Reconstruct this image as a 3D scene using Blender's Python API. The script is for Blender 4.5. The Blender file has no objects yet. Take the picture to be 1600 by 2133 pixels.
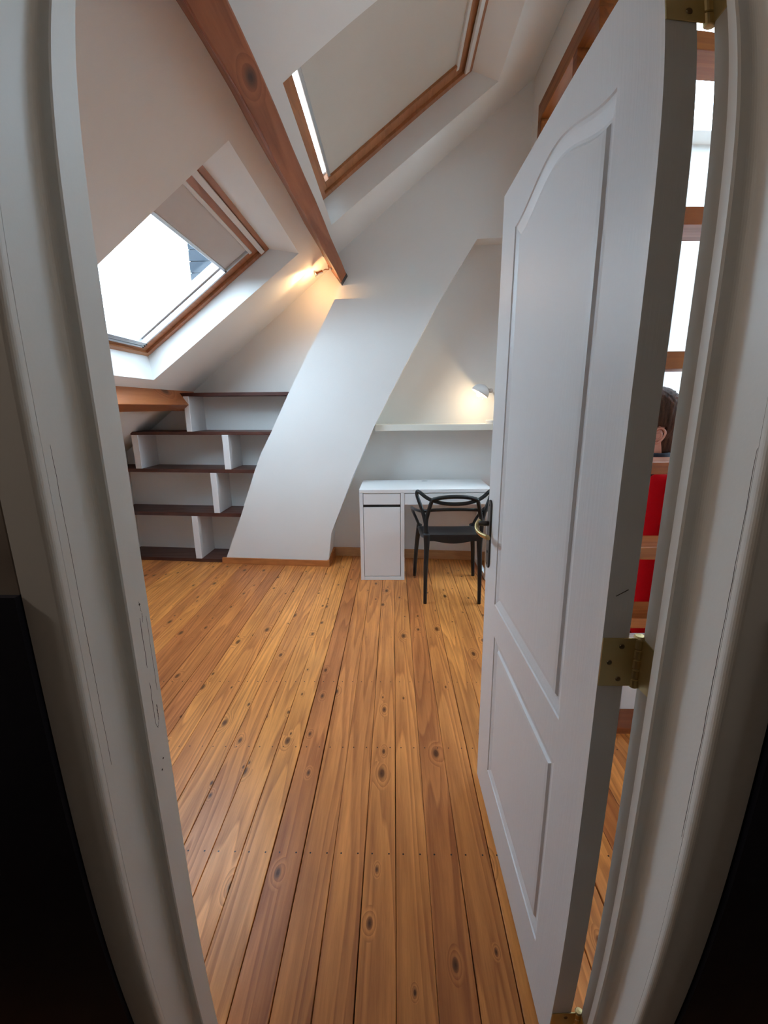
import bpy, bmesh, math, random
from mathutils import Vector, Matrix, geometry
random.seed(7)
S = bpy.context.scene
COL = S.collection
V = Vector

# ---------------------------------------------------------------- camera (wide phone lens with its barrel distortion)
cd = bpy.data.cameras.new('camera'); cam = bpy.data.objects.new('camera', cd); COL.objects.link(cam); S.camera = cam
PITCH, ROLL, YAW, EYE = 0.237001, -0.0105685, 0.0245129, 1.40
def cam_dir(v):
    cr, sr = math.cos(ROLL), math.sin(ROLL); a, b, f = cr*v[0]-sr*v[1], sr*v[0]+cr*v[1], v[2]
    cp, sp = math.cos(PITCH), math.sin(PITCH); x, z, y = a, b*cp-f*sp, b*sp+f*cp
    c, s = math.cos(YAW), math.sin(YAW); return (x*c-y*s, x*s+y*c, z)
r_, u_, f_ = cam_dir((1,0,0)), cam_dir((0,1,0)), cam_dir((0,0,1))
cam.matrix_world = Matrix(((r_[0],u_[0],-f_[0],0),(r_[1],u_[1],-f_[1],0),(r_[2],u_[2],-f_[2],EYE),(0,0,0,1)))
cd.sensor_fit = 'HORIZONTAL'; cd.sensor_width = 16.0; cd.sensor_height = 21.33; cd.lens = 9.04
cd.clip_start = 0.02
cd.type = 'PANO'
cd.panorama_type = 'FISHEYE_LENS_POLYNOMIAL'
cd.fisheye_fov = math.radians(150)
cd.fisheye_polynomial_k0 = 0.0
cd.fisheye_polynomial_k1 = -0.11223719923049515
cd.fisheye_polynomial_k2 = 0.0009298807409032526
cd.fisheye_polynomial_k3 = 0.0003805122012694411
cd.fisheye_polynomial_k4 = -1.8902675896621444e-05

# ---------------------------------------------------------------- overcast sky, exposure
w = bpy.data.worlds.new('world'); S.world = w; w.use_nodes = True
bg = w.node_tree.nodes['Background']
_n = w.node_tree.nodes; _l = w.node_tree.links
_tc = _n.new('ShaderNodeTexCoord'); _sp = _n.new('ShaderNodeSeparateXYZ'); _rp = _n.new('ShaderNodeValToRGB')
_l.new(_tc.outputs['Generated'], _sp.inputs[0]); _l.new(_sp.outputs[2], _rp.inputs[0]); _l.new(_rp.outputs[0], bg.inputs[0])
_rp.color_ramp.elements[0].position = .0; _rp.color_ramp.elements[0].color = (.05,.052,.05,1)      # rooftops and streets below the horizon
_rp.color_ramp.elements[1].position = .03; _rp.color_ramp.elements[1].color = (0.75, 0.945, 1.15, 1)   # even overcast above
bg.inputs[1].default_value = 13.5
S.view_settings.view_transform = 'Standard'; S.view_settings.look = 'None'
S.view_settings.exposure = 0.2; S.view_settings.gamma = 1.0; S.view_settings.use_curve_mapping = False
S.cycles.use_denoising = True
S.cycles.max_bounces = 12; S.cycles.diffuse_bounces = 8; S.cycles.transparent_max_bounces = 12
S.cycles.sample_clamp_indirect = 6.0

# ---------------------------------------------------------------- materials
MATS = {}
def srgb(r, g, b):
    f = lambda c: (c/255/12.92) if c/255 <= .04045 else ((c/255+.055)/1.055)**2.4
    return (f(r), f(g), f(b), 1)
def new_mat(name):
    m = bpy.data.materials.new(name); m.use_nodes = True; MATS[name] = m
    return m, m.node_tree, m.node_tree.nodes['Principled BSDF']
def N(nt, t, **kw):
    n = nt.nodes.new(t)
    for k, v in kw.items():
        if hasattr(n, k): setattr(n, k, v)
        else: n.inputs[k.replace('_', ' ')].default_value = v
    return n
def L(nt, a, ai, b, bi): nt.links.new(a.outputs[ai], b.inputs[bi])
def mth(nt, op, a=None, b=None):
    n = nt.nodes.new('ShaderNodeMath'); n.operation = op
    for i, v in enumerate((a, b)):
        if v is None: continue
        if isinstance(v, (int, float)): n.inputs[i].default_value = v
        else: nt.links.new(v, n.inputs[i])
    return n.outputs[0]
def ramp(nt, fac, stops):
    n = nt.nodes.new('ShaderNodeValToRGB'); e = n.color_ramp.elements
    while len(e) < len(stops): e.new(0.5)
    for i, (p, c) in enumerate(stops): e[i].position = p; e[i].color = c
    nt.links.new(fac, n.inputs[0]); return n.outputs[0]
def mix(nt, fac, a, b, mode='MIX'):
    n = nt.nodes.new('ShaderNodeMix'); n.data_type = 'RGBA'; n.blend_type = mode
    for i, v in ((0, fac), (6, a), (7, b)):
        if isinstance(v, (int, float)): n.inputs[i].default_value = v
        elif isinstance(v, tuple): n.inputs[i].default_value = v
        else: nt.links.new(v, n.inputs[i])
    return n.outputs[2]
def coords(nt, scale=(1,1,1), rnd=False, kind='Object', rot=(0,0,0)):
    tc = N(nt, 'ShaderNodeTexCoord'); mp = N(nt, 'ShaderNodeMapping'); mp.inputs['Scale'].default_value = scale
    mp.inputs['Rotation'].default_value = rot
    L(nt, tc, kind, mp, 'Vector')
    if rnd:
        oi = N(nt, 'ShaderNodeObjectInfo'); c = N(nt, 'ShaderNodeCombineXYZ')
        nt.links.new(mth(nt, 'MULTIPLY', oi.outputs['Random'], 37.0), c.inputs[0])
        nt.links.new(mth(nt, 'MULTIPLY', oi.outputs['Random'], 91.0), c.inputs[1])
        nt.links.new(c.outputs[0], mp.inputs['Location'])
    return mp.outputs[0]
def noise(nt, vec, scale, detail=3, rough=.5, dist=0.0):
    n = N(nt, 'ShaderNodeTexNoise'); n.inputs['Scale'].default_value = scale; n.inputs['Detail'].default_value = detail
    n.inputs['Roughness'].default_value = rough; n.inputs['Distortion'].default_value = dist
    nt.links.new(vec, n.inputs['Vector']); return n.outputs['Fac']
def bump(nt, b, h, strength=.2, dist=.002):
    n = N(nt, 'ShaderNodeBump'); n.inputs['Strength'].default_value = strength; n.inputs['Distance'].default_value = dist
    nt.links.new(h, n.inputs['Height']); nt.links.new(n.outputs[0], b.inputs['Normal'])

def paint(name, col, rough=.55, grain=None, var=.03, bs=.12, spec=.4):
    m, nt, b = new_mat(name)
    v = coords(nt, (1,1,1), kind='Object')
    n1 = noise(nt, v, 3.0, 4)
    c2 = tuple(c*(1-var*2) for c in col[:3]) + (1,)
    nt.links.new(mix(nt, n1, c2, col), b.inputs['Base Color'])
    b.inputs['Roughness'].default_value = rough; b.inputs['Specular IOR Level'].default_value = spec
    if grain:
        g = coords(nt, grain); h = noise(nt, g, 1.0, 6, .7)
    else:
        h = noise(nt, v, 160, 2)
    bump(nt, b, h, bs, .002 if not grain else .0012)
    return m
paint('wall_paint', (.79,.795,.775,1), .8, bs=.12)
paint('ceiling_paint', (.80,.81,.79,1), .8, bs=.14)
paint('door_paint', (.76,.78,.79,1), .38, grain=(160,160,5), bs=.45)
paint('jamb_paint', (.74,.74,.71,1), .42, bs=.06)
paint('melamine_white', (.80,.81,.81,1), .4, bs=.02)
paint('divider_white', (.76,.75,.74,1), .45, bs=.04)
paint('shelf_cream', (.78,.77,.68,1), .5, bs=.03)
paint('lamp_white', (.72,.71,.69,1), .35, bs=.02)
paint('chair_plastic', (.012,.0135,.015,1), .42, bs=.04, spec=.35)
paint('bronze', (.05,.042,.035,1), .35, bs=.05)
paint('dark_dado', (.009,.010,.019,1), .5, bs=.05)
paint('slate', (.030,.036,.044,1), .9, bs=.3, spec=.1)
paint('red_fabric', (.40,.003,.006,1), .95, bs=.5, spec=.05)
paint('rebate_shade_paint', (.40,.365,.31,1), .6, bs=.06)  # darkened beige: the shade behind the door stop is put into the colour
paint('navy_cloth', (.02,.023,.035,1), .9, bs=.5)
paint('trouser_cloth', (.05,.05,.06,1), .9, bs=.5)
paint('skin', (.62,.30,.22,1), .5, bs=.05)
paint('blind_fabric', (.60,.555,.49,1), .9, bs=.25)
paint('blind_grey', (.62,.60,.585,1), .9, bs=.25)
paint('subfloor', (.02,.013,.009,1), .9)
paint('crack_dark', (.035,.03,.03,1), .9)
paint('black_metal', (.02,.02,.022,1), .45)
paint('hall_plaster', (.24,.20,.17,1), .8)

def metal(name, col, rough):
    m, nt, b = new_mat(name)
    b.inputs['Base Color'].default_value = col; b.inputs['Metallic'].default_value = 1
    n = noise(nt, coords(nt, (1,1,1)), 60, 3)
    nt.links.new(ramp(nt, n, [(0, (rough*.8,)*3+(1,)), (1, (rough*1.3,)*3+(1,))]), b.inputs['Roughness'])
metal('brass', (.55,.44,.22,1), .45)
metal('brass_dark', (.16,.12,.07,1), .4)
metal('aluminium', (.62,.64,.66,1), .35)
metal('chrome', (.75,.72,.68,1), .15)

def wood(name, light, dark, scale=(28,1.6,28), rough=.4, knots=None, rnd=True, tint=.25, ring=9.0, nails=False, coat=0.0):
    """grain runs along object Y; scale sets the stretch"""
    m, nt, b = new_mat(name)
    v = coords(nt, scale, rnd)
    warp = noise(nt, v, .22, 2, .4)
    base = mth(nt, 'MULTIPLY', warp, ring)
    kn = None
    if knots:
        kv = coords(nt, knots, rnd)
        vo = N(nt, 'ShaderNodeTexVoronoi'); vo.inputs['Scale'].default_value = 1.0; vo.inputs['Randomness'].default_value = 1.0; vo.voronoi_dimensions = '2D'
        nt.links.new(kv, vo.inputs['Vector'])
        sc_ = N(nt, 'ShaderNodeSeparateColor'); nt.links.new(vo.outputs['Color'], sc_.inputs[0])
        d = mth(nt, 'DIVIDE', vo.outputs['Distance'], mth(nt, 'ADD', mth(nt, 'MULTIPLY', mth(nt, 'POWER', sc_.outputs[1], 2.0), 1.0), .45))
        sel = mth(nt, 'GREATER_THAN', sc_.outputs[0], .52)
        near = mth(nt, 'MULTIPLY', ramp(nt, d, [(0,(1,1,1,1)),(.26,(0,0,0,1))]), sel)
        base = mth(nt, 'ADD', base, mth(nt, 'MULTIPLY', near, 3.2))
        kn = mth(nt, 'MULTIPLY', ramp(nt, d, [(.0,(1,1,1,1)),(.055,(.8,.8,.8,1)),(.12,(0,0,0,1))]), sel)
    rings = mth(nt, 'FRACT', base)
    fine = ramp(nt, noise(nt, v, 2.6, 6, .7), [(.28,(0,0,0,1)),(.72,(1,1,1,1))])
    grain = ramp(nt, rings, [(0,(.15,.15,.15,1)),(.55,(.75,.75,.75,1)),(.9,(1,1,1,1)),(1,(.2,.2,.2,1))])
    fac = mth(nt, 'ADD', mth(nt, 'MULTIPLY', grain, .55), mth(nt, 'MULTIPLY', fine, .5))
    col = mix(nt, fac, dark, light)
    if rnd:
        oi = N(nt, 'ShaderNodeObjectInfo')
        hs = N(nt, 'ShaderNodeHueSaturation')
        nt.links.new(mth(nt, 'ADD', mth(nt, 'MULTIPLY', oi.outputs['Random'], tint*1.6), 1-tint*.8), hs.inputs['Value'])
        nt.links.new(mth(nt, 'ADD', mth(nt, 'MULTIPLY', oi.outputs['Random'], .012), .494), hs.inputs['Hue'])
        nt.links.new(col, hs.inputs['Color']); col = hs.outputs[0]
    blot = noise(nt, coords(nt, (5,1.2,5), rnd), 1.3, 3)
    col = mix(nt, ramp(nt, blot, [(.35,(0,0,0,1)),(.75,(.42,.42,.42,1))]), col, tuple(c*.55 for c in dark[:3])+(1,))
    if kn is not None: col = mix(nt, kn, col, tuple(c*.22 for c in dark[:3])+(1,))
    if nails:
        tc = N(nt, 'ShaderNodeTexCoord'); sp = N(nt, 'ShaderNodeSeparateXYZ'); L(nt, tc, 'Object', sp, 0)
        yy = mth(nt, 'SUBTRACT', mth(nt, 'FRACT', mth(nt, 'ADD', mth(nt, 'DIVIDE', mth(nt, 'SUBTRACT', sp.outputs[1], 1.56), .45), 100.5)), .5)
        yy = mth(nt, 'MULTIPLY', yy, .45)
        xx = mth(nt, 'SUBTRACT', mth(nt, 'ABSOLUTE', sp.outputs[0]), .027)
        dd = mth(nt, 'ADD', mth(nt, 'MULTIPLY', yy, yy), mth(nt, 'MULTIPLY', xx, xx))
        col = mix(nt, mth(nt, 'LESS_THAN', dd, .0028**2), col, (.02,.012,.01,1))
    nt.links.new(col, b.inputs['Base Color'])
    nt.links.new(ramp(nt, fac, [(0,(rough*1.15,)*3+(1,)),(1,(rough*.85,)*3+(1,))]), b.inputs['Roughness'])
    b.inputs['Specular IOR Level'].default_value = .28; b.inputs['Coat Weight'].default_value = coat; b.inputs['Coat Roughness'].default_value = .25
    bump(nt, b, fac, .18, .0012)
    return m
def N_sep(nt, col):
    n = N(nt, 'ShaderNodeSeparateColor'); nt.links.new(col, n.inputs[0]); return n.outputs[0]
wood('floor_pine', (.80,.305,.082,1), (.28,.075,.019,1), scale=(30,1.5,30), rough=.37, knots=(9.5,4.6,1.0), tint=.30, nails=True, ring=17)
wood('beam_wood', (.38,.118,.042,1), (.17,.048,.018,1), scale=(16,1.1,16), rough=.5, knots=(5,1.6,5), rnd=False)
wood('purlin_wood', (.34,.115,.038,1), (.18,.055,.019,1), scale=(16,1.1,16), rough=.45, knots=(5,1.6,5), rnd=False)
wood('window_wood', (.48,.20,.088,1), (.31,.12,.05,1), scale=(30,2,30), rough=.35, rnd=True, tint=.1)
wood('skirting_wood', (.52,.18,.055,1), (.32,.10,.030,1), scale=(2,30,30), rough=.4, rnd=True)
wood('pine_light', (.68,.38,.17,1), (.48,.25,.10,1), scale=(2,30,30), rough=.45, rnd=True)
wood('shelf_brown', (.105,.040,.029,1), (.055,.019,.014,1), scale=(2,30,30), rough=.45, rnd=True)
wood('frame_wood', (.36,.115,.03,1), (.17,.048,.014,1), scale=(24,1.5,24), rough=.4, rnd=True, tint=.12)

wood('frame_wood_x', (.40,.13,.034,1), (.20,.055,.016,1), scale=(1.5,24,24), rough=.4, rnd=True, tint=.12)
m, nt, b = new_mat('hair')
n = noise(nt, coords(nt, (70,70,9)), 1.0, 6, .7)
nt.links.new(ramp(nt, n, [(.3,(.018,.009,.006,1)),(.7,(.12,.058,.034,1))]), b.inputs['Base Color'])
b.inputs['Roughness'].default_value = .65; b.inputs['Specular IOR Level'].default_value = .2; bump(nt, b, n, .8, .006)

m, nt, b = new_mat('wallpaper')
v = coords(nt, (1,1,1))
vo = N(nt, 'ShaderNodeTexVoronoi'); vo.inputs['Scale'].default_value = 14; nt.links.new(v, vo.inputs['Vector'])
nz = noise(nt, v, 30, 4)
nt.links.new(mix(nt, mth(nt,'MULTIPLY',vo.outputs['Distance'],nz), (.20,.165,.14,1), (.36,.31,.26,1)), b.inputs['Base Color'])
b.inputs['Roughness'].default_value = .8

def glass(name, tint=(.95,.97,.97,1)):
    m, nt, b = new_mat(name); nt.nodes.remove(b)
    t = N(nt,'ShaderNodeBsdfTransparent'); t.inputs[0].default_value = tint
    g = N(nt,'ShaderNodeBsdfGlossy'); g.inputs['Roughness'].default_value = .03
    mx = N(nt,'ShaderNodeMixShader'); mx.inputs[0].default_value = .04; L(nt,t,0,mx,1); L(nt,g,0,mx,2)
    nt.links.new(mx.outputs[0], nt.nodes['Material Output'].inputs[0])
glass('glass')
def emit(name, col, s):
    m, nt, b = new_mat(name); b.inputs['Emission Color'].default_value = col; b.inputs['Emission Strength'].default_value = s
    b.inputs['Base Color'].default_value = (.8,.8,.8,1)
emit('bulb_glow', (1,.86,.62,1), 6)
emit('fill_bulb_glow', (1,.8,.6,1), 3)
emit('spot_glow', (1,.74,.42,1), 18)

# ---------------------------------------------------------------- mesh helpers
def obj(name, bm, mat, parent=None, smooth=False, bevel=0.0, kind=None, label=None, cat=None, group=None):
    bmesh.ops.recalc_face_normals(bm, faces=bm.faces)
    me = bpy.data.meshes.new(name); bm.to_mesh(me); bm.free()
    for m_ in (mat if isinstance(mat, (list, tuple)) else [mat]): me.materials.append(MATS[m_])
    if smooth:
        for p in me.polygons: p.use_smooth = True
    o = bpy.data.objects.new(name, me); COL.objects.link(o)
    if parent is not None: attach(o, parent)
    if bevel:
        md = o.modifiers.new('bevel', 'BEVEL'); md.width = bevel; md.segments = 2; md.limit_method = 'ANGLE'; md.angle_limit = math.radians(40)
    if kind: o['kind'] = kind
    if label: o['label'] = label
    if cat: o['category'] = cat
    if group: o['group'] = group
    return o
def attach(o, parent):
    o.parent = parent; o.matrix_parent_inverse = parent.matrix_basis.inverted()
def thing(name, loc, label, cat, kind=None, group=None):
    o = bpy.data.objects.new(name, None); COL.objects.link(o); o.location = loc; o.empty_display_size = .05
    o['label'] = label; o['category'] = cat
    if kind: o['kind'] = kind
    if group: o['group'] = group
    return o
def hexa(bm, p):          # p: 8 points, bottom 4 then top 4
    vs = [bm.verts.new(q) for q in p]
    for f in ((0,3,2,1),(4,5,6,7),(0,1,5,4),(1,2,6,5),(2,3,7,6),(3,0,4,7)): bm.faces.new([vs[i] for i in f])
    return bm
def box(x0, x1, y0, y1, z0, z1, bm=None):
    bm = bm or bmesh.new()
    return hexa(bm, [(x0,y0,z0),(x1,y0,z0),(x1,y1,z0),(x0,y1,z0),(x0,y0,z1),(x1,y0,z1),(x1,y1,z1),(x0,y1,z1)])
def fbox(f, a0, a1, b0, b1, c0, c1, bm=None):   # box in a local frame given by f(a, b, c)
    bm = bm or bmesh.new()
    return hexa(bm, [f(a0,b0,c0),f(a1,b0,c0),f(a1,b1,c0),f(a0,b1,c0),f(a0,b0,c1),f(a1,b0,c1),f(a1,b1,c1),f(a0,b1,c1)])
def prism(poly, z0, z1, bm=None, ax=lambda x,y,z:(x,y,z)):
    bm = bm or bmesh.new(); n = len(poly)
    a = [bm.verts.new(ax(x,y,z0)) for x,y in poly]; c = [bm.verts.new(ax(x,y,z1)) for x,y in poly]
    for i in range(n): bm.faces.new([a[i],a[(i+1)%n],c[(i+1)%n],c[i]])
    bm.faces.new(a[::-1]); bm.faces.new(c); return bm
def spline(pts, per=8, closed=False):
    pts = [V(p) for p in pts]; n = len(pts); out = []
    for i in range(n if closed else n-1):
        p0 = pts[(i-1)%n] if closed or i > 0 else pts[0]*2-pts[1]
        p1, p2 = pts[i], pts[(i+1)%n]
        p3 = pts[(i+2)%n] if closed or i+2 < n else pts[-1]*2-pts[-2]
        for k in range(per):
            t = k/per
            out.append(.5*((2*p1)+(p2-p0)*t+(2*p0-5*p1+4*p2-p3)*t*t+(3*p1-p0-3*p2+p3)*t**3))
    if not closed: out.append(pts[-1])
    return out
def tube(path, r, seg=10, bm=None, r2=None, up=V((0,0,1)), caps=True):
    """r (and r2 across) may be a number or a function of t in 0..1"""
    bm = bm or bmesh.new(); n = len(path); rings = []
    side0 = None
    for i, p in enumerate(path):
        d = (path[min(i+1,n-1)]-path[max(i-1,0)]).normalized()
        ref = up if abs(d.dot(up)) < .95 else V((0,1,0))
        s = d.cross(ref).normalized()
        if side0 is not None:
            s2 = (side0 - d*side0.dot(d))
            if s2.length > 1e-4: s = s2.normalized()
        side0 = s; q = s.cross(d).normalized(); t = i/(n-1)
        ra = r(t) if callable(r) else r; rb = ra if r2 is None else (r2(t) if callable(r2) else r2)
        rings.append([bm.verts.new(p+s*ra*math.cos(a)+q*rb*math.sin(a)) for a in [2*math.pi*k/seg for k in range(seg)]])
    for a, c in zip(rings, rings[1:]):
        for k in range(seg): bm.faces.new([a[k],a[(k+1)%seg],c[(k+1)%seg],c[k]])
    if caps: bm.faces.new(rings[0][::-1]); bm.faces.new(rings[-1])
    return bm
def lathe(profile, origin, axis, seg=28, bm=None):
    bm = bm or bmesh.new(); axis = V(axis).normalized(); o = V(origin)
    s = axis.cross(V((0,0,1)) if abs(axis.z) < .9 else V((1,0,0))).normalized(); q = axis.cross(s)
    rings = []
    for r, h in profile:
        c = o+axis*h
        rings.append([bm.verts.new(c)] if r < 1e-6 else [bm.verts.new(c+s*r*math.cos(2*math.pi*k/seg)+q*r*math.sin(2*math.pi*k/seg)) for k in range(seg)])
    for a, c in zip(rings, rings[1:]):
        for k in range(seg):
            k2 = (k+1)%seg
            if len(a) == 1 and len(c) == 1: continue
            if len(a) == 1: bm.faces.new([a[0],c[k2],c[k]])
            elif len(c) == 1: bm.faces.new([a[k],a[k2],c[0]])
            else: bm.faces.new([a[k],a[k2],c[k2],c[k]])
    return bm

# ---------------------------------------------------------------- geometry of the attic
YW = lambda x: 3.945-.105*x                         # back wall, very slightly skew to the floorboards
T = .732; H_ = math.hypot(1, T)
def slope_z(x): return 2.904+T*x
def SL(s, y, t):                                    # roof slope frame: s up the slope, y along the house, t out through the roof
    k = 2.904/H_+t
    return (s/H_ - T/H_*k, y, s*T/H_ + k/H_)
def s_of_x(x, t=0): return (x + T/H_*(2.904/H_+t))*H_
DOOR_Y0, DOOR_Y1 = .500, .622                       # wall with the doorway
LIPS = [(-.480,.911,2.009,3.330), (1.200,2.551,1.980,3.334)]       # plaster openings of the two roof windows
WINS = [(-.405,.765,2.000,3.345), (1.245,2.450,2.000,3.337)]       # outer frames of the two roof windows
TW = .15

# ---- sloping ceiling: one slab with two flared window openings
def build_ceiling():
    bm = bmesh.new()
    s0, s1 = s_of_x(-2.9), s_of_x(2.2)
    for t, holes, ext in ((0, LIPS, 0), (.27, WINS, 0)):
        ss = sorted({s0, s1, *[v for h in holes for v in h[:2]]}); ys = sorted({.40, 4.6, *[v for h in holes for v in h[2:]]})
        vs = {}
        g = lambda s, y: vs.setdefault((s,y), bm.verts.new(SL(s,y,t)))
        for a, b2 in zip(ss, ss[1:]):
            for c, d in zip(ys, ys[1:]):
                ms, my = (a+b2)/2, (c+d)/2
                if any(h[0] < ms < h[1] and h[2] < my < h[3] for h in holes): continue
                bm.faces.new([g(a,c),g(b2,c),g(b2,d),g(a,d)])
    for lp, wn in zip(LIPS, WINS):                  # plaster reveals
        lo = [bm.verts.new(SL(a,y,0)) for a,y in ((lp[0],lp[2]),(lp[1],lp[2]),(lp[1],lp[3]),(lp[0],lp[3]))]
        mi = [bm.verts.new(SL(a,y,TW)) for a,y in ((wn[0],wn[2]),(wn[1],wn[2]),(wn[1],wn[3]),(wn[0],wn[3]))]
        hi = [bm.verts.new(SL(a,y,.27)) for a,y in ((wn[0],wn[2]),(wn[1],wn[2]),(wn[1],wn[3]),(wn[0],wn[3]))]
        for i in range(4):
            j = (i+1)%4
            bm.faces.new([lo[i],lo[j],mi[j],mi[i]]); bm.faces.new([mi[i],mi[j],hi[j],hi[i]])
    bmesh.ops.remove_doubles(bm, verts=bm.verts, dist=1e-5)
    return obj('ceiling', bm, 'ceiling_paint', kind='structure', label='white sloping attic ceiling with two flared openings for roof windows', cat='ceiling')
build_ceiling()

# ---- walls
def wall_obj(name, bm, label, mat='wall_paint'):
    return obj(name, bm, mat, kind='structure', label=label, cat='wall')
def gable(y0f, y1f, x0, x1, zlow, bm=None):      # wall slab whose top follows the roof slope
    bm = bm or bmesh.new(); up = .16
    return hexa(bm, [(x0,y0f(x0),zlow),(x1,y0f(x1),zlow),(x1,y1f(x1),zlow),(x0,y1f(x0),zlow),
                     (x0,y0f(x0),slope_z(x0)+up),(x1,y0f(x1),slope_z(x1)+up),(x1,y1f(x1),slope_z(x1)+up),(x0,y1f(x0),slope_z(x0)+up)])
bm = gable(YW, lambda x: YW(x)+.15, -2.75, 1.30, -.05)
wall_obj('wall_back', bm, 'white gable wall at the far end behind desk and shelves')
wall_obj('wall_left', box(-2.72,-2.60,.50,4.35,-.05,1.35), 'low white knee wall under the eaves on the left')
# wall with the doorway (two cheeks and the piece over the door)
F0, F1 = (lambda x: DOOR_Y0), (lambda x: DOOR_Y1)
bm = gable(F0, F1, -2.75, -.425, -.05); gable(F0, F1, .425, 1.3, -.05, bm); gable(F0, F1, -.425, .425, 2.02, bm); box(1.3, 3.6, DOOR_Y0, DOOR_Y1, -.05, 3.6, bm)
wall_obj('wall_front', bm, 'white partition wall holding the doorway the picture is taken through')

# chimney breast leaning along the roof slope
def build_chimney():
    oy = lambda x: YW(x)-.305
    left = [(x,oy(x),z) for x,z in ((-1.585,.0),(-1.383,.465),(-1.228,.857),(-1.149,1.030),(-1.055,1.190),(-.880,1.510),(-.680,1.849),(-.522,2.102),(-.458,2.216))]
    right = [(x,oy(x),z) for x,z in ((-.605,.0),(-.565,.313),(-.355,.834),(-.31,.926),(-.158,1.261),(-.04,1.482),(.114,1.759),(.261,2.019),(.367,2.211))]
    bm = bmesh.new()
    F = lambda p: bm.verts.new(p)
    Bk = lambda p: bm.verts.new((p[0], YW(p[0])+.02, p[2]))
    lf, rf = [F(p) for p in left], [F(p) for p in right]
    lb, rb = [Bk(p) for p in left], [Bk(p) for p in right]
    for i in range(len(left)-1):
        bm.faces.new([lf[i],rf[i],rf[i+1],lf[i+1]])
        bm.faces.new([lb[i],lf[i],lf[i+1],lb[i+1]]); bm.faces.new([rf[i],rb[i],rb[i+1],rf[i+1]])
    bm.faces.new([lf[-1],rf[-1],rb[-1],lb[-1]])
    # upper part runs on to the roof and spreads right over the desk recess
    yy = lambda x: YW(x)-.14
    out = [(-.500,2.205),(-.43,2.37),(-.48,2.56),(-.48,slope_z(-.48)+.12),(1.25,slope_z(1.25)+.12),(1.25,2.630),(.640,2.630),(.360,2.205)]
    f = [F((x,yy(x),z)) for x,z in out]; bk = [F((x,YW(x)+.02,z)) for x,z in out]
    bm.faces.new(f)
    for i in range(len(out)): 
        j = (i+1)%len(out); bm.faces.new([f[i],f[j],bk[j],bk[i]])
    return wall_obj('wall_chimney', bm, 'white leaning chimney breast between the bookshelf and the desk')
build_chimney()

# ---- floor: every board its own piece
floor = obj('floor', box(-2.75, 3.6, -1.3, 4.4, -.08, -.022), 'subfloor', kind='structure', label='orange varnished pine floor of long narrow boards', cat='floor')
def board(x0, x1, y0=.30, y1=4.35, segs=8):
    bm = bmesh.new(); cx = (x0+x1)/2; g0, g1 = random.uniform(.0002,.0006), random.choice([.0003,.0006,.0009,.0022])
    rows = []
    for i in range(segs+1):
        y = y0+(y1-y0)*i/segs; j0, j1 = random.choice([0,0,0,.0010]), random.choice([0,0,.0003,.0020])
        a, c = x0+g0+j0-cx, x1-g1-j1-cx; ch = .0014; dz = random.uniform(-.0006,.0006)
        rows.append([bm.verts.new(p) for p in ((a,y,-.022),(a,y,-ch),(a+ch,y,dz),(c-ch,y,dz),(c,y,-ch),(c,y,-.022))])
    for r0, r1 in zip(rows, rows[1:]):
        for k in range(5): bm.faces.new([r0[k],r0[k+1],r1[k+1],r1[k]])
    bm.faces.new(rows[0]); bm.faces.new(rows[-1][::-1])
    o = obj('floor_board', bm, 'floor_pine'); o.location = (cx,0,0); attach(o, floor)
for k in range(-27, 36): board(k*.1, k*.1+.1)

# skirtings
bm = bmesh.new(); hexa(bm, [(-.60,YW(-.6)-.016,0),(1.0,YW(1)-.016,0),(1.0,YW(1)+.01,0),(-.6,YW(-.6)+.01,0),(-.60,YW(-.6)-.014,.085),(1.0,YW(1)-.014,.085),(1.0,YW(1)+.01,.085),(-.6,YW(-.6)+.01,.085)])
obj('baseboard_back', bm, 'pine_light', kind='structure', label='pale pine skirting along the wall behind the desk', cat='skirting', bevel=.003)
bm = bmesh.new()
_q = lambda x, d: YW(x)-.305-d
hexa(bm, [(-1.60,_q(-1.6,.017),0),(-.588,_q(-.588,.017),0),(-.588,_q(-.588,-.01),0),(-1.6,_q(-1.6,-.01),0),(-1.60,_q(-1.6,.013),.056),(-.589,_q(-.589,.013),.056),(-.589,_q(-.589,-.01),.056),(-1.60,_q(-1.6,-.01),.056)])
hexa(bm, [(-.61,3.70,0),(-.588,_q(-.588,.016),0),(-.572,YW(-.57)-.01,0),(-.61,YW(-.57)-.01,0),(-.61,3.70,.062),(-.590,_q(-.59,.012),.062),(-.574,YW(-.57)-.01,.085),(-.61,YW(-.57)-.01,.085)])
obj('baseboard_chimney', bm, 'skirting_wood', kind='structure', label='reddish brown skirting around the foot of the chimney breast', cat='skirting', bevel=.003)

# ---- hall around the camera
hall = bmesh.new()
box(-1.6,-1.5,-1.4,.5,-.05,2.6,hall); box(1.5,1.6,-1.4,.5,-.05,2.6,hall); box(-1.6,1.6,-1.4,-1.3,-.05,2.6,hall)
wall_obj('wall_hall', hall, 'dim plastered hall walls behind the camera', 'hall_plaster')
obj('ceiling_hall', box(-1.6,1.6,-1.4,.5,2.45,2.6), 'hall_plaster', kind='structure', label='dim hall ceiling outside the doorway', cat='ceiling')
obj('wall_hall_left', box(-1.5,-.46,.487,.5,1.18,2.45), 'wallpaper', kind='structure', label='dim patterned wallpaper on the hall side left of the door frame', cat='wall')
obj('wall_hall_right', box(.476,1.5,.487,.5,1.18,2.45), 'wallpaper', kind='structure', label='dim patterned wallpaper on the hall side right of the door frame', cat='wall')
obj('trim_1', box(-1.5,-.459,.478,.5,0,1.18), 'dark_dado', kind='structure', label='near black wainscot panel on the hall side, left of the door frame', cat='wainscot')
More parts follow.
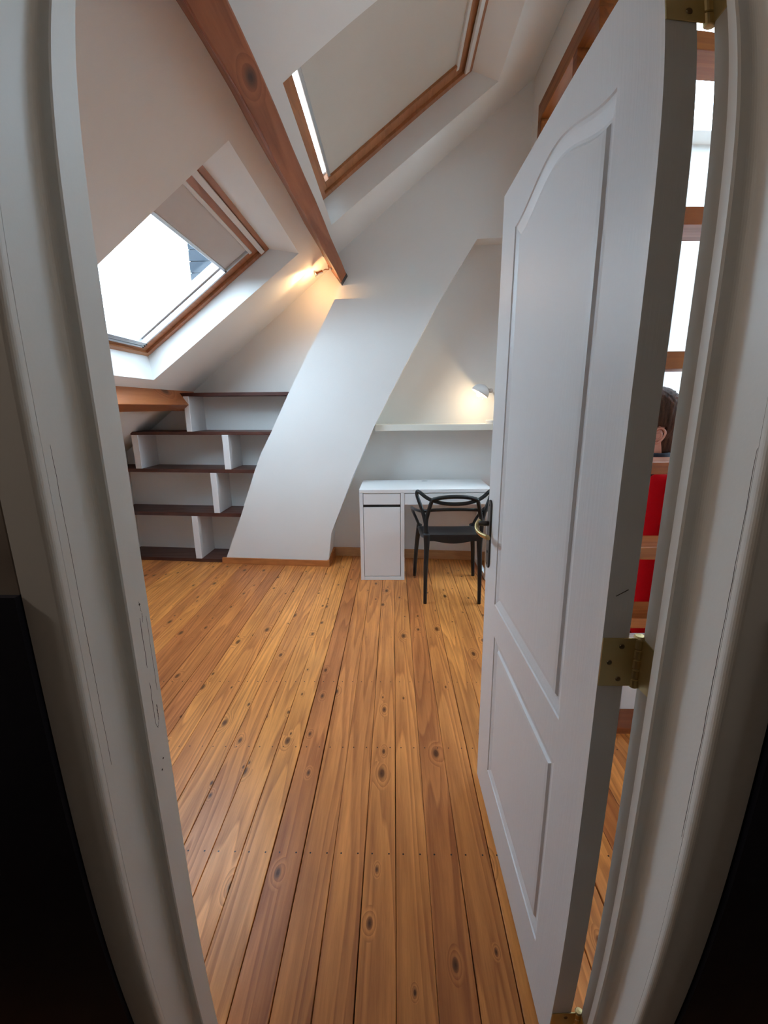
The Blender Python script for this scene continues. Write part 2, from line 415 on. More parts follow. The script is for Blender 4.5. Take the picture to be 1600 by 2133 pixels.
obj('trim_2', box(.478,1.5,.478,.5,0,1.18), 'dark_dado', kind='structure', label='near black wainscot panel on the hall side, right of the door frame', cat='wainscot')

# two unseen bulbs added in the hall as fill light on the door frame
hl = thing('hall_fill_pendant', (-1.30,.30,2.05), 'added fill bulb on a cord in the hall behind the doorway', 'lamp')
obj('cord', tube([V((-1.30,.30,2.45)),V((-1.30,.30,2.10))], .003, 6), 'black_metal', hl)
obj('bulb', lathe([(0,.05),(.013,.05),(.014,.03),(.028,0),(.026,-.02),(.012,-.035),(0,-.037)], (-1.30,.30,2.05), (0,0,1), 16), 'fill_bulb_glow', hl, smooth=True)
ld = bpy.data.lights.new('hall_fill_light','POINT'); ld.energy = 9.0; ld.color = (1,.88,.76); ld.shadow_soft_size = .05
lo = bpy.data.objects.new('hall_fill_light', ld); COL.objects.link(lo); lo.location = (-1.30,.30,1.97); attach(lo, hl)

hl2 = thing('hall_fill_pendant', (1.30,.30,2.05), 'added fill bulb on a cord beside the right hand hall wall', 'lamp')
hl['label'] = 'added fill bulb on a cord beside the left hand hall wall'
obj('cord', tube([V((1.30,.30,2.45)),V((1.30,.30,2.10))], .003, 6), 'black_metal', hl2)
obj('bulb', lathe([(0,.05),(.013,.05),(.014,.03),(.028,0),(.026,-.02),(.012,-.035),(0,-.037)], (1.30,.30,2.05), (0,0,1), 16), 'fill_bulb_glow', hl2, smooth=True)
ld = bpy.data.lights.new('hall_fill_light','POINT'); ld.energy = 7.5; ld.color = (1,.92,.82); ld.shadow_soft_size = .05
lo = bpy.data.objects.new('hall_fill_light', ld); COL.objects.link(lo); lo.location = (1.30,.30,1.97); attach(lo, hl2)

# ---- door frame
def arc(cx, cy, r, a0, a1, n=6): return [(cx+r*math.cos(math.radians(a0+(a1-a0)*i/n)), cy+r*math.sin(math.radians(a0+(a1-a0)*i/n))) for i in range(n+1)]
ZT = 1.992
right_case = [(.474,.500),(.474,.486)] + [(.417-.010*math.sin(math.radians(a)), .496-.010*math.cos(math.radians(a))) for a in range(0,91,15)] + [(.407,.500)]
left_case = [(-.457,.500),(-.457,.486)] + [(-.409+.009*math.sin(math.radians(a))-.007, .495-.009*math.cos(math.radians(a))) for a in range(0,91,15)] + [(-.407,.500)]
right_jamb = [(.43,.5008),(.4072,.5008),(.4072,.561)] + [(.3972+.010*math.cos(math.radians(a)), .561+.010*math.sin(math.radians(a))) for a in range(15,91,15)] + [(.3862,.571)] + [(.3835,.5735),(.3835,.590),(.43,.590)]
left_jamb = [(-.43,.5008),(-.4072,.5008),(-.4072,.561)] + [(-.3972-.010*math.cos(math.radians(a)), .561+.010*math.sin(math.radians(a))) for a in range(15,91,15)] + [(-.388,.571),(-.386,.573),(-.386,.6225),(-.43,.6225)]
dfr = thing('trim_3', (0,.56,0), 'white painted door frame with worn edges around the open doorway', 'door frame', kind='structure')
obj('casing', prism(left_case, 0, 2.06), 'jamb_paint', dfr); obj('casing', prism(right_case, 0, 2.06), 'jamb_paint', dfr)
obj('jamb', prism(left_jamb, 0, 2.02), 'jamb_paint', dfr); obj('jamb', prism(right_jamb, 0, 2.02), 'jamb_paint', dfr)
o = obj('rebate', box(.3945,.43,.5901,.636,0,2.02), 'rebate_shade_paint', dfr); o['label'] = 'rebate behind the door stop, shade painted into its beige'
obj('head_jamb', box(-.43,.43,.501,.636,ZT,2.02), 'jamb_paint', dfr); obj('head_casing', box(-.457,.474,.486,.50,1.995,2.06), 'jamb_paint', dfr, bevel=.004)
# old painted-over strike plate and hair cracks on the left jamb: thin dark grooves
def crack(x, y0, z0, y1, z1, w_, px=.0003, n=10, wob=.0006):
    bm = bmesh.new(); rows = []
    for i in range(n+1):
        t = i/n; y = y0+(y1-y0)*t+random.uniform(-wob,wob); z = z0+(z1-z0)*t; ww = w_*(.5+.6*random.random())*(1 if 0 < i < n else .3)
        rows.append([bm.verts.new((x, y-ww, z)), bm.verts.new((x+px, y, z)), bm.verts.new((x, y+ww, z))])
    for a, c in zip(rows, rows[1:]):
        for k in range(2): bm.faces.new([a[k],a[k+1],c[k+1],c[k]])
    return obj('paint_crack', bm, 'crack_dark', dfr)
XL = -.386
crack(XL, .597,1.093, .597,1.008, .0009); crack(XL, .597,.982, .597,.905, .0006)
crack(XL, .6135,1.088, .6135,.957, .0004); crack(XL, .6065,.936, .606,.905, .0010); crack(XL,.6035,1.098,.603,1.082,.0006)
crack(XL, .6005,1.118, .603,1.100,.0004); crack(XL,.605,.905,.6015,.897,.0005); crack(XL,.5975,.905,.601,.896,.0005)
crack(-.4072, .5135,1.36, .5155,.905, .0003, n=24); crack(.4072-.0003, .502,1.35, .5035,.80, .0003, n=24)
for y_, z_ in ((.601,1.113),(.595,.82),(.602,.836)): obj('chip', lathe([(0,.0004),(.0016,.0004),(.0016,-.001)], (XL,y_,z_), (1,0,0), 8), 'crack_dark', dfr)

# ---- the open door
HB = V((.332,.640,0)); DD = V((-.01906,.99982,0)); DN = V((.99982,.01906,0)); DW, DZ0, DZ1, DT = .787, .006, 1.976, .042
def DP(s, z, d=0): return HB+DD*s+DN*d+V((0,0,z))
def panel_outline(up, d):
    if up:
        a, c, zb = .128+d, .655-d, .780+d; pts = [(a,zb),(c,zb)]
        for i in range(33):
            t = i/32; s = c+(a-c)*t
            pts.append((s, 1.853-d+.052*(.5-.5*math.cos(2*math.pi*t))**.9))
        return pts
    a, c = .130+d, .640-d
    return [(a,.163+d),(c,.163+d),(c,.676-d),(a,.676-d)]
def build_door():
    bm = bmesh.new()
    prof = [(0,0),(.002,.003),(.008,.0038),(.026,.0085),(.031,.0085),(.036,.0035),(.046,.0025)]
    rect = [(0,DZ0),(DW,DZ0),(DW,DZ1),(0,DZ1)]
    for side in (0, 1):
        dd = lambda d: d if side == 0 else DT-d
        loops = [[V((p[0],p[1],0)) for p in rect]] + [[V((p[0],p[1],0)) for p in panel_outline(u,0)] for u in (True, False)]
        flat = [p for l in loops for p in l]; vs = [bm.verts.new(DP(p.x,p.y,dd(0))) for p in flat]
        for tri in geometry.tessellate_polygon(loops): bm.faces.new([vs[i] for i in tri])
        base = 4
        for u in (True, False):
            ring = vs[base:base+len(panel_outline(u,0))]; base += len(ring)
            for off, dep in prof[1:]:
                nr = [bm.verts.new(DP(p[0],p[1],dd(dep))) for p in panel_outline(u,off)]
                for i in range(len(ring)):
                    j = (i+1)%len(ring); bm.faces.new([ring[i],ring[j],nr[j],nr[i]])
                ring = nr
            bm.faces.new(ring)
        if side == 0: fr = vs[:4]
        else: bk = vs[:4]
    for i in range(4):
        j = (i+1)%4; bm.faces.new([fr[i],fr[j],bk[j],bk[i]])
    return obj('door_1', bm, 'door_paint', kind='structure', label='open white moulded door with an arched upper panel, hinged on the right', cat='door')
door = build_door()
def door_tube(pts, r, r2=None, seg=10): return tube([DP(*p) for p in pts], r, seg, r2=r2)
# long plate and lever handle
pl = []
for i in range(9): a = math.pi*i/8; pl.append((.755+.019*math.cos(a), 1.083+.019*math.sin(a)))
for i in range(9): a = math.pi+math.pi*i/8; pl.append((.755+.019*math.cos(a), .887+.019*math.sin(a)))
hp = obj('handle_plate', prism(pl, -.006, .001, ax=lambda s,z,d: DP(s,z,d)), 'bronze', door, bevel=.0025)
hp['label'] = 'long dark bronze handle plate'
hn = obj('handle_neck', tube([DP(.757,1.022,-.004),DP(.757,1.022,-.02),DP(.760,1.022,-.037)], .0085, 12), 'bronze', hp, smooth=True)
lev = spline([(.768,1.026,-.030),(.763,1.022,-.037),(.755,1.012,-.043),(.740,1.003,-.0445),(.715,.998,-.040),(.690,.998,-.033),(.665,1.001,-.028)], 6)
o = obj('door_handle', tube([DP(*p) for p in lev], lambda t:.006+.001*t, 10, r2=lambda t:.010+.002*math.sin(t*3.1)), 'brass', door, smooth=True); o['label'] = 'curved brass lever handle'
obj('keyhole', lathe([(0,.0012),(.005,.0012),(.005,0)], DP(.755,.925,-.006), tuple(-DN), 12), 'crack_dark', hp)
obj('plate_screw', lathe([(0,.002),(.004,.001),(.005,0)], DP(.755,1.085,-.006), tuple(-DN), 12), 'bronze', hp)
obj('plate_screw', lathe([(0,.002),(.004,.001),(.005,0)], DP(.755,.884,-.006), tuple(-DN), 12), 'bronze', hp)
# three brass hinges
def hinge(z0, z1):
    h = obj('hinge', fbox(lambda a,b2,c: (a,b2,c), .3325,.3865,.6378,.640, z0,z1), 'brass', door, bevel=.0006)
    h['label'] = 'brass butt hinge'
    hgt = (z1-z0)/5
    for k in range(5):
        obj('knuckle', lathe([(0,0),(.0060,.0003),(.0076,.0014),(.0076,hgt-.0018),(.0060,hgt-.0006),(0,hgt-.0006)], (.3905,.6405,z0-.003+k*hgt*1.02), (0,0,1), 16), 'brass', h, smooth=False)
    obj('pin_cap', lathe([(0,.004),(.007,.003),(.0088,0),(0,0)], (.3905,.6405,z1+.0008), (0,0,1), 14), 'brass', h)
    bm = bmesh.new(); zm = (z0+z1)/2
    hexa(bm, [(.3932,.594,z0+.004),(.3946,.594,z0+.004),(.3946,.640,z0),(.3932,.640,z0),(.3932,.594,z1-.004),(.3946,.594,z1-.004),(.3946,.640,z1),(.3932,.640,z1)])
    obj('jamb_leaf', bm, 'brass', h)
    for (x, f) in ((.363,.83),(.346,.50),(.363,.15)):
        z = z0+(z1-z0)*f
        obj('screw', lathe([(0,.0004),(.0018,.0004),(.0036,.0012),(.0042,.0002),(.0044,0)], (x,.6378,z), (0,-1,0), 14), 'brass_dark', h)
hinge(.951,1.037); hinge(1.859,1.945); hinge(.056,.142)
bm = bmesh.new(); hexa(bm,[(.349,.6396,.918),(.367,.6396,.929),(.367,.64,.929),(.349,.64,.918),(.349,.6396,.9186),(.367,.6396,.9296),(.367,.64,.9296),(.349,.64,.9186)])
# (scratch on the door edge)
obj('scratch', fbox(lambda a,b2,c:(.345+a*.018, b2, 1.108+.011*a+c), 0,1,.6394,.641,0,.0007), 'crack_dark', door)

# ---------------------------------------------------------------- roof windows
def roof_window(idx, label, s_blind, s_strip):
    s0, s1, y0, y1 = WINS[idx]
    win = thing('window_%d' % (idx+1), SL((s0+s1)/2,(y0+y1)/2,TW), label, 'roof window', kind='structure')
    def bar(name, a0, a1, b0, b1, c0, c1, mat, parent=win, bevel=.002):
        return obj(name, fbox(SL, a0,a1,b0,b1,c0,c1), mat, parent, bevel=bevel)
    fw = .045
    lw_ = .030
    bar('frame_rail', s0, s0+lw_, y0, y1, TW, .26, 'window_wood'); bar('frame_rail', s1-fw*.65, s1, y0, y1, TW, .26, 'window_wood')
    bar('frame_stile', s0+lw_, s1-fw*.65, y0, y0+fw, TW, .26, 'window_wood'); bar('frame_stile', s0+lw_, s1-fw*.65, y1-fw, y1, TW, .26, 'window_wood')
    a0, a1, b0, b1 = s0+lw_-.001, s1-.026, y0+fw-.001, y1-fw+.001
    sw = .085
    t0 = TW+.018
    bar('sash_rail', a0, a0+.030, b0, b1, t0, .25, 'window_wood'); bar('sash_rail', a1-.082, a1, b0, b1, t0, .25, 'window_wood')
    bar('sash_stile', a0+.030, a1-.082, b0, b0+sw, t0, .25, 'window_wood'); bar('sash_stile', a0+.030, a1-.082, b1-sw, b1, t0, .25, 'window_wood')
    # white lining inside the sash towards the pane
    g0, g1, h0, h1 = a0+.030, a1-.082, b0+sw, b1-sw
    lin = 'divider_white'
    bar('sash_lining', g0, g1, h1-.030, h1+.0005, t0+.035, .255, lin, bevel=.001); bar('sash_lining', g0, g1, h0-.0005, h0+.030, t0+.035, .255, lin, bevel=.001)
    bar('sash_lining', g0, g0+.012, h0+.03, h1-.03, t0+.035, .255, lin, bevel=.001); bar('sash_lining', g1-.02, g1, h0+.03, h1-.03, t0+.035, .255, lin, bevel=.001)
    bar('pane', g0+.005, g1-.005, h0+.02, h1-.02, .243, .247, 'glass', bevel=0)
    # opening bar along the head, white
    ob = bar('opening_bar', s1-.066, s1-.034, y0+.02, y1-.042, TW-.012, TW+.006, 'lamp_white', bevel=.004)
    # blind: cassette, side rails, fabric, bottom bar
    bl = thing('roller_blind', SL((g0+g1)/2,(h0+h1)/2,t0), '', 'blind') if False else None
    cas = bar('blind_cassette', a1-.100, a1-.078, b0+.05, b1-.05, t0-.004, t0+.03, 'lamp_white', bevel=.004)
    bar('blind_side_rail', g0, a1-.095, h1-.012, h1+.006, t0-.003, t0+.030, 'aluminium' if idx == 0 else 'window_wood', bevel=.001)
    bar('blind_side_rail', g0, a1-.095, h0-.006, h0+.012, t0-.003, t0+.030, 'aluminium', bevel=.001)
    fb = bar('blind_fabric', s_blind, a1-.096, h0+.006, h1-.006, t0+.012, t0+.0135, 'blind_grey' if idx == 0 else 'blind_fabric', bevel=0)
    bar('blind_bottom_bar', s_blind-.018, s_blind+.002, h0+.004, h1-.004, t0+.004, t0+.024, 'aluminium', bevel=.004)
    if idx == 0:    # stacked insect-screen rails along the sill
        for k, (q0, q1, dt) in enumerate(((0,.014,0),(.017,.029,.004),(.032,.050,0))):
            bar('screen_rail', a0+.024+q0, a0+.024+q1, h0+.004, h1-.004, t0-.006+dt, t0+.028, 'aluminium', bevel=.003)
        for k in range(3): bar('rail_clip', a0+.028+k*.016, a0+.036+k*.016, h1-.006, h1+.004, t0-.010, t0+.004, 'black_metal', bevel=.001)
        bar('blind_pull', s_blind-.012, s_blind-.001, h1-.012, h1-.004, t0-.006, t0+.004, 'black_metal', bevel=.001)
    return win
roof_window(0, 'brown timber roof window with its grey blind half open on bright sky', .452, 0)
roof_window(1, 'brown timber roof window above the beam with a beige blind nearly closed', 1.352, 0)

# ---------------------------------------------------------------- roof timbers
def beam_mesh(secs):       # sections: list of 4-point rings
    bm = bmesh.new(); rings = [[bm.verts.new(p) for p in s] for s in secs]
    for a, c in zip(rings, rings[1:]):
        for k in range(4): bm.faces.new([a[k],a[(k+1)%4],c[(k+1)%4],c[k]])
    bm.faces.new(rings[0][::-1]); bm.faces.new(rings[-1]); return bm
def tie(y, xl, zl, xr, zr, d=.24):
    nx, nz = -T/H_, 1/H_
    return [(xl,y,zl),(xr,y,zr),(xr+nx*d*.8,y,zr+nz*d*.8),(xl+nx*d*.9,y,zl+nz*d*.9)]
secs = []
for i in range(15):
    t = i/14; y = .615+(3.99-.615)*t
    u = (y-1.25)/2.6; wob = .004*math.sin(i*1.7)
    secs.append(tie(y, -.492+.083*u+wob, 2.354, -.417+.049*u+wob*.5, 2.42))
ob = obj('roof_beam', beam_mesh(secs), 'beam_wood', label='long dark brown timber beam crossing under the sloping ceiling between the roof windows', cat='beam', bevel=.006)
ob['kind'] = 'structure'
# charred notch at the far end
o = obj('beam_end', beam_mesh([tie(3.78,-.413,2.351,-.3665,2.418,.06), tie(3.86,-.413,2.349,-.364,2.419,.06)]), 'black_metal', ob, bevel=.003); o['label'] = 'charred dark end of the beam'
nx, nz = T/H_, -1/H_      # into the room, along the slope normal
def purl(y):
    x0, z0 = -1.85-nx*.03, slope_z(-1.85)-nz*.03; d = .178
    a = (x0,y,z0); b2 = (x0+nx*d,y,z0+nz*d); w_ = .085; ux, uz = 1/H_, T/H_
    return [a, b2, (b2[0]-ux*w_,y,b2[2]-uz*w_), (a[0]-ux*w_,y,a[2]-uz*w_)]
ob = obj('purlin', beam_mesh([purl(.61+(4.16-.61)*i/8) for i in range(9)]), 'purlin_wood', label='orange brown purlin low on the slope, above the left end of the shelves', cat='beam', bevel=.004)
ob['kind'] = 'structure'

# small ceiling spotlight on the beam
sp = thing('ceiling_spotlight', (-.50,3.72,2.46), 'small chrome spotlight clamped to the far end of the dark roof beam', 'spotlight')
SPH = V((-.585,3.70,2.405)); SPD = V((-.80,-.26,-.36)).normalized()
obj('mount_plate', fbox(lambda a,b2,c: SL(a+s_of_x(-.535),b2,c-.012), 0,.045,3.66,3.80,0,.012), 'lamp_white', sp, bevel=.003)
obj('swivel_arm', tube(spline([(-.505,3.72,2.462),(-.500,3.72,2.435),(-.525,3.71,2.432),(-.54,3.706,2.425)],5), .005, 8), 'chrome', sp, smooth=True)
obj('lamp_head', lathe([(0,-.045),(.010,-.044),(.014,-.035),(.0145,-.004),(.019,.006),(.026,.018),(.0255,.020),(.018,.010),(.012,.006),(0,.006)], SPH, SPD, 20), 'chrome', sp, smooth=True)
obj('lamp_lens', lathe([(0,.0105),(.017,.0105)], SPH, SPD, 20), 'spot_glow', sp)
obj('knob', lathe([(0,.012),(.008,.011),(.010,.006),(.010,0)], (-.478,3.685,2.432), (.5,-.6,-.3), 14), 'lamp_white', sp, smooth=True)
ld = bpy.data.lights.new('spot_lamp','SPOT'); ld.energy = 9; ld.color = (1,.66,.33); ld.spot_size = math.radians(75); ld.spot_blend = .8; ld.shadow_soft_size = .012
lo = bpy.data.objects.new('spot_lamp', ld); COL.objects.link(lo); lo.location = SPH+SPD*.022; lo.rotation_euler = SPD.to_track_quat('-Z','Y').to_euler(); attach(lo, sp)
ld = bpy.data.lights.new('spot_leak','POINT'); ld.energy = 2.0; ld.color = (1,.56,.25); ld.shadow_soft_size = .012
lo = bpy.data.objects.new('spot_leak', ld); COL.objects.link(lo); lo.location = SPH+V((-.01,.07,-.07)); attach(lo, sp)

# ---------------------------------------------------------------- built-in bookshelf
shf = thing('bookshelf', (-1.9,3.95,0), 'built-in bookshelf of dark brown boards and staggered white dividers under the slope', 'bookshelf')
YF = lambda x, d=.30: YW(x)-d
def skew(x0, x1, z0, z1, d0=.30, d1=-.01, bm=None):
    bm = bm or bmesh.new()
    return hexa(bm, [(x0,YF(x0,d0),z0),(x1,YF(x1,d0),z0),(x1,YF(x1,d1),z0),(x0,YF(x0,d1),z0),(x0,YF(x0,d0),z1),(x1,YF(x1,d0),z1),(x1,YF(x1,d1),z1),(x0,YF(x0,d1),z1)])
for x0, x1, z0, z1 in ((-1.885,-.80,1.502,1.530),(-2.345,-1.0,1.176,1.204),(-2.60,-1.17,.844,.876),(-2.60,-1.35,.442,.476),(-2.60,-1.50,.0,.032)):
    obj('shelf', skew(x0,x1,z0,z1), 'shelf_brown', shf, bevel=.003)
for x, w_, z0, z1 in ((-1.808,.048,1.204,1.502),(-2.338,.060,.876,1.176),(-1.495,.057,.876,1.176),(-1.638,.055,.476,.844),(-1.862,.058,.032,.442)):
    obj('divider', skew(x,x+w_,z0,z1,.302), 'divider_white', shf, bevel=.003)

# ---------------------------------------------------------------- floating shelf and its lamp
obj('wall_shelf', skew(-.158,1.0,1.208,1.258,.25), 'shelf_cream', bevel=.002, label='long cream floating shelf on the wall above the desk', cat='shelf')
LAMP = V((.815,3.685,1.258))
lamp = thing('desk_lamp', LAMP, 'small white lamp with a domed shade, lit, standing on the floating shelf', 'lamp')
obj('base', lathe([(0,0),(.056,0),(.058,.003),(.058,.024),(.055,.029),(0,.029)], LAMP, (0,0,1), 32), 'lamp_white', lamp, smooth=False)
obj('stem', tube(spline([LAMP+V((.01,0,.027)), LAMP+V((.012,0,.12)), LAMP+V((.004,0,.22)), V((.795,3.685,1.515))],6), .006, 10), 'lamp_white', lamp, smooth=True)
LC = V((.697,3.685,1.4975)); LA = V((.515,0,.857))
prof = [(.0745*math.cos(a), .0745*math.sin(a)*1.02) for a in [math.pi/2*i/10 for i in range(11)]]
shade = obj('lamp_shade', lathe([(.072*math.cos(a), .072*math.sin(a)) for a in [math.pi/2*i/10 for i in range(10,-1,-1)]] + prof, LC, LA, 32), 'lamp_white', lamp, smooth=True)
obj('joint', lathe([(0,-.014),(.016,-.013),(.018,-.008),(.018,.008),(.016,.013),(0,.014)], (.786,3.685,1.518), (0,1,0), 18), 'lamp_white', lamp, smooth=True)
obj('shade_arm', tube([V((.752,3.685,1.538)), V((.79,3.685,1.516))], .007, 10), 'lamp_white', lamp, smooth=True)
obj('bulb', lathe([(.0,.040),(.012,.038),(.014,.022),(.020,.006),(.022,-.006),(.018,-.018),(.009,-.0245),(0,-.0255)], LC, LA, 18), 'bulb_glow', lamp, smooth=True)
obj('switch_knob', lathe([(0,0),(.003,0),(.003,.014),(0,.015)], (.738,3.722,1.462), (-.5,-.2,-.85), 8), 'lamp_white', lamp)
ld = bpy.data.lights.new('desk_lamp_light','POINT'); ld.energy = 1.9; ld.color = (1,.72,.42); ld.shadow_soft_size = .012
lo = bpy.data.objects.new('desk_lamp_light', ld); COL.objects.link(lo); lo.location = LC-LA*.034; attach(lo, lamp)

# ---------------------------------------------------------------- desk
desk = thing('desk', (.25,3.6,0), 'white desk with a cupboard pedestal and shallow drawer, against the far wall', 'desk')
dy0, dy1 = 3.376, 3.845; dm = 'melamine_white'
obj('desktop', box(-.281,.772,dy0,dy1,.738,.768), dm, desk, bevel=.0025)
obj('side_panel', box(-.280,-.252,dy0,dy1,0,.738), dm, desk, bevel=.0015)
obj('side_panel', box(.052,.082,dy0,dy1,0,.738), dm, desk, bevel=.0015)
obj('bottom_panel', box(-.252,.052,dy0,dy1,0,.030), dm, desk, bevel=.0015)
obj('back_panel', box(-.252,.052,dy1-.012,dy1-.004,.030,.738), dm, desk)
obj('cupboard_door', box(-.2485,.0485,dy0+.002,dy0+.020,.0345,.622), dm, desk, bevel=.0015)
o = obj('drawer', box(-.2485,.0485,dy0+.002,dy0+.30,.645,.7335), dm, desk, bevel=.0015)
o = obj('finger_recess', box(-.252,.052,dy0+.020,dy0+.034,.618,.652), 'black_metal', desk); o['label'] = 'dark recessed grip between drawer and cupboard door'
obj('wide_drawer', box(.0855,.742,dy0+.002,dy0+.32,.642,.7335), dm, desk, bevel=.0015)
leg = obj('leg_frame', box(.744,.772,dy0,dy0+.04,0,.738), dm, desk, bevel=.0015)
obj('rear_post', box(.744,.772,dy1-.04,dy1,0,.738), dm, leg, bevel=.0015)
obj('floor_rail', box(.744,.772,dy0+.04,dy1-.04,0,.04), dm, leg, bevel=.0015)
obj('back_rail', box(.082,.744,dy1-.014,dy1,.50,.738), dm, desk, bevel=.0015)
obj('cable_hole', lathe([(0,.0012),(.022,.0012),(.026,.0012),(.027,0)], (.268,3.775,.768), (0,0,1), 20), 'aluminium', desk)

# ---------------------------------------------------------------- chair
CX = .4175
chair = thing('chair', (CX,3.2,0), 'black plastic armchair with three looping back rails, tucked under the white desk', 'chair')
def cp(x, y, z): return V((CX+x, y, z))
pm = 'chair_plastic'
seat = bmesh.new(); nu, nv = 14, 12; top, bot = [], []
for j in range(nv+1):
    v_ = j/nv; y = 2.955+.475*v_; hw = .185+.035*v_
    if v_ > .85: hw -= .03*((v_-.85)/.15)**2
    rt, rb = [], []
    for i in range(nu+1):
        u = i/nu*2-1; x = u*hw
        z = .468-.018*(1-u*u)*math.sin(math.pi*min(1,v_*1.05))+.038*(1-v_)**3 - .02*max(0,(v_-.8)/.2)**2
        edge = max(abs(u), abs(2*v_-1)); th = .012+.024*max(0,(edge-.8)/.2)
        rt.append(seat.verts.new(cp(x,y,z))); rb.append(seat.verts.new(cp(x*.985,y*1.0,z-th)))
    top.append(rt); bot.append(rb)
for g, fl in ((top,0),(bot,1)):
    for j in range(nv):
        for i in range(nu):
            f = [g[j][i],g[j][i+1],g[j+1][i+1],g[j+1][i]]; seat.faces.new(f if not fl else f[::-1])
for j in range(nv):
    for i in (0,nu): seat.faces.new([top[j][i],top[j+1][i],bot[j+1][i],bot[j][i]])
for i in range(nu):
    for j in (0,nv): seat.faces.new([top[j][i],top[j][i+1],bot[j][i+1],bot[j][i]])
st = obj('seat', seat, pm, chair, smooth=True)
# curved apron under the rear and front edges
def apron(y, hw, z, dz):
    bm = bmesh.new(); rows = []
    for i in range(17):
        u = i/8-1; zz = z-(.030+dz*math.cos(u*math.pi/2)**1.5 + .030*max(0,(abs(u)-.82)/.18)**1.5)
        rows.append([bm.verts.new(cp(u*hw,y+d,q)) for d,q in ((-.009,z+.012),(.009,z+.012),(.009,zz),(-.009,zz))])
    for a, c in zip(rows, rows[1:]):
        for k in range(4): bm.faces.new([a[k],a[(k+1)%4],c[(k+1)%4],c[k]])
    bm.faces.new(rows[0]); bm.faces.new(rows[-1][::-1]); return bm
obj('apron', apron(2.958,.190,.508,.026), pm, chair, smooth=False, bevel=.004); obj('apron', apron(3.41,.20,.44,.010), pm, chair, bevel=.004)
for s in (-1,1):
    obj('leg', tube(spline([cp(s*.196,2.938,.0),cp(s*.193,2.945,.25),cp(s*.187,2.953,.42),cp(s*.187,2.954,.53)],6), lambda t:.0130+.012*t**1.5, 12, r2=lambda t:.0135+.007*t), pm, chair, smooth=True)
    obj('leg', tube(spline([cp(s*.247,3.475,.0),cp(s*.234,3.455,.25),cp(s*.218,3.425,.42),cp(s*.212,3.41,.47)],6), lambda t:.0135+.009*t, 12, r2=lambda t:.0135+.007*t), pm, chair, smooth=True)
def sym(half): return half + [(-x,y,z) for x,y,z in half[-2::-1]]
l1 = sym([(-.184,2.955,.49),(-.195,2.952,.60),(-.222,2.966,.70),(-.254,2.985,.79),(-.256,2.985,.826),(-.236,2.965,.822),(-.20,2.945,.795),(-.155,2.925,.774),(-.08,2.905,.757),(0,2.90,.752)])
l2 = sym([(-.186,2.957,.48),(-.194,2.95,.60),(-.180,2.945,.68),(-.155,2.925,.77),(-.125,2.912,.788),(-.07,2.90,.800),(0,2.896,.804)])
l3 = sym([(-.212,3.40,.455),(-.236,3.385,.52),(-.268,3.33,.60),(-.279,3.22,.655),(-.268,3.09,.674),(-.222,2.985,.684),(-.15,2.945,.700),(-.07,2.925,.708),(0,2.92,.710)])
obj('back_rail', tube(spline([cp(*p) for p in l1],5), lambda t:.0118+.007*abs(2*t-1)**6, 10, r2=.0135), pm, chair, smooth=True)
obj('back_rail', tube(spline([cp(*p) for p in l2],5), lambda t:.0135+.007*abs(2*t-1)**6, 10, r2=.0145), pm, chair, smooth=True)
o = obj('armrest', tube(spline([cp(*p) for p in l3],5), lambda t:.0120+.007*abs(2*t-1)**2, 10, r2=.0105), pm, chair, smooth=True); o['label'] = 'lowest loop that runs forward as both armrests'
for s in (-1,1): obj('seat_edge', tube(spline([cp(s*.194,2.954,.60),cp(s*.20,3.0,.50),cp(s*.212,3.15,.462),cp(s*.216,3.38,.455)],6), .012, 8), pm, chair, smooth=True)

# ---------------------------------------------------------------- glazed timber partition on the right, room beyond it
PX0, PX1 = 1.0, 1.10
part = thing('window_3', (1.05,2.2,0), 'tall brown timber-framed internal glazing on the right, behind the open door', 'glazed partition', kind='structure')
rails = [(3.28,3.39),(2.30,2.36),(1.15,1.21)]
yP0, yP1 = 2.56, 3.57
def xw(x0,x1,y0,y1,z0,z1,name,mat,parent=part,bev=.003): return obj(name, box(x0,x1,y0,y1,z0,z1), mat, parent, bevel=bev)
posts = [2.56,2.93,3.57]
for yp in posts: xw(PX0,PX1,yp-.07 if yp > 2.6 else yp, yp if yp > 2.6 else yp+.07, .085, 3.28, 'post', 'frame_wood')
xw(PX0,PX1,yP0,yP1,3.28,3.39,'head_rail','frame_wood'); xw(PX0-.012,PX1,yP0,yP1,0,.085,'foot_rail','frame_wood')
for a, c in zip(posts, posts[1:]):
    y0, y1 = a+(.07 if a < 2.6 else 0), c-.07
    for z0, z1 in rails[1:]: xw(PX0+.001,PX1-.001,y0,y1,z0,z1,'rail','frame_wood')
    for z0, z1 in ((.085,1.15),(1.21,2.30),(2.36,3.28)): xw(1.046,1.050,y0,y1,z0,z1,'pane','glass',bev=0)
bm = box(PX0,PX1,3.57,YW(1.05)+.05,-.05,3.9); box(PX0,PX1,yP0,3.57,3.39,3.9,bm)
wall_obj('wall_right', bm, 'white wall around the timber glazing on the right')
bm = box(3.3,3.4,.6,4.4,-.05,.75); box(3.3,3.4,.6,4.4,2.35,3.5,bm); box(3.3,3.4,.6,1.9,.75,2.35,bm); box(3.3,3.4,3.8,4.4,.75,2.35,bm); box(1.10,3.4,4.1,4.2,-.05,3.5,bm)
wall_obj('wall_far_right', bm, 'bright white walls of the right hand bay glimpsed behind the door')
bm = box(1.05,1.6,.6,4.2,3.42,3.5); box(3.1,3.4,.6,4.2,3.42,3.5,bm); box(1.6,3.1,.6,2.3,3.42,3.5,bm); box(1.6,3.1,3.9,4.2,3.42,3.5,bm); box(1.05,1.15,.5,2.56,3.42,4.1,bm)
obj('ceiling_bay', bm, 'ceiling_paint', kind='structure', label='white ceiling of the right hand bay around an added rooflight', cat='ceiling')
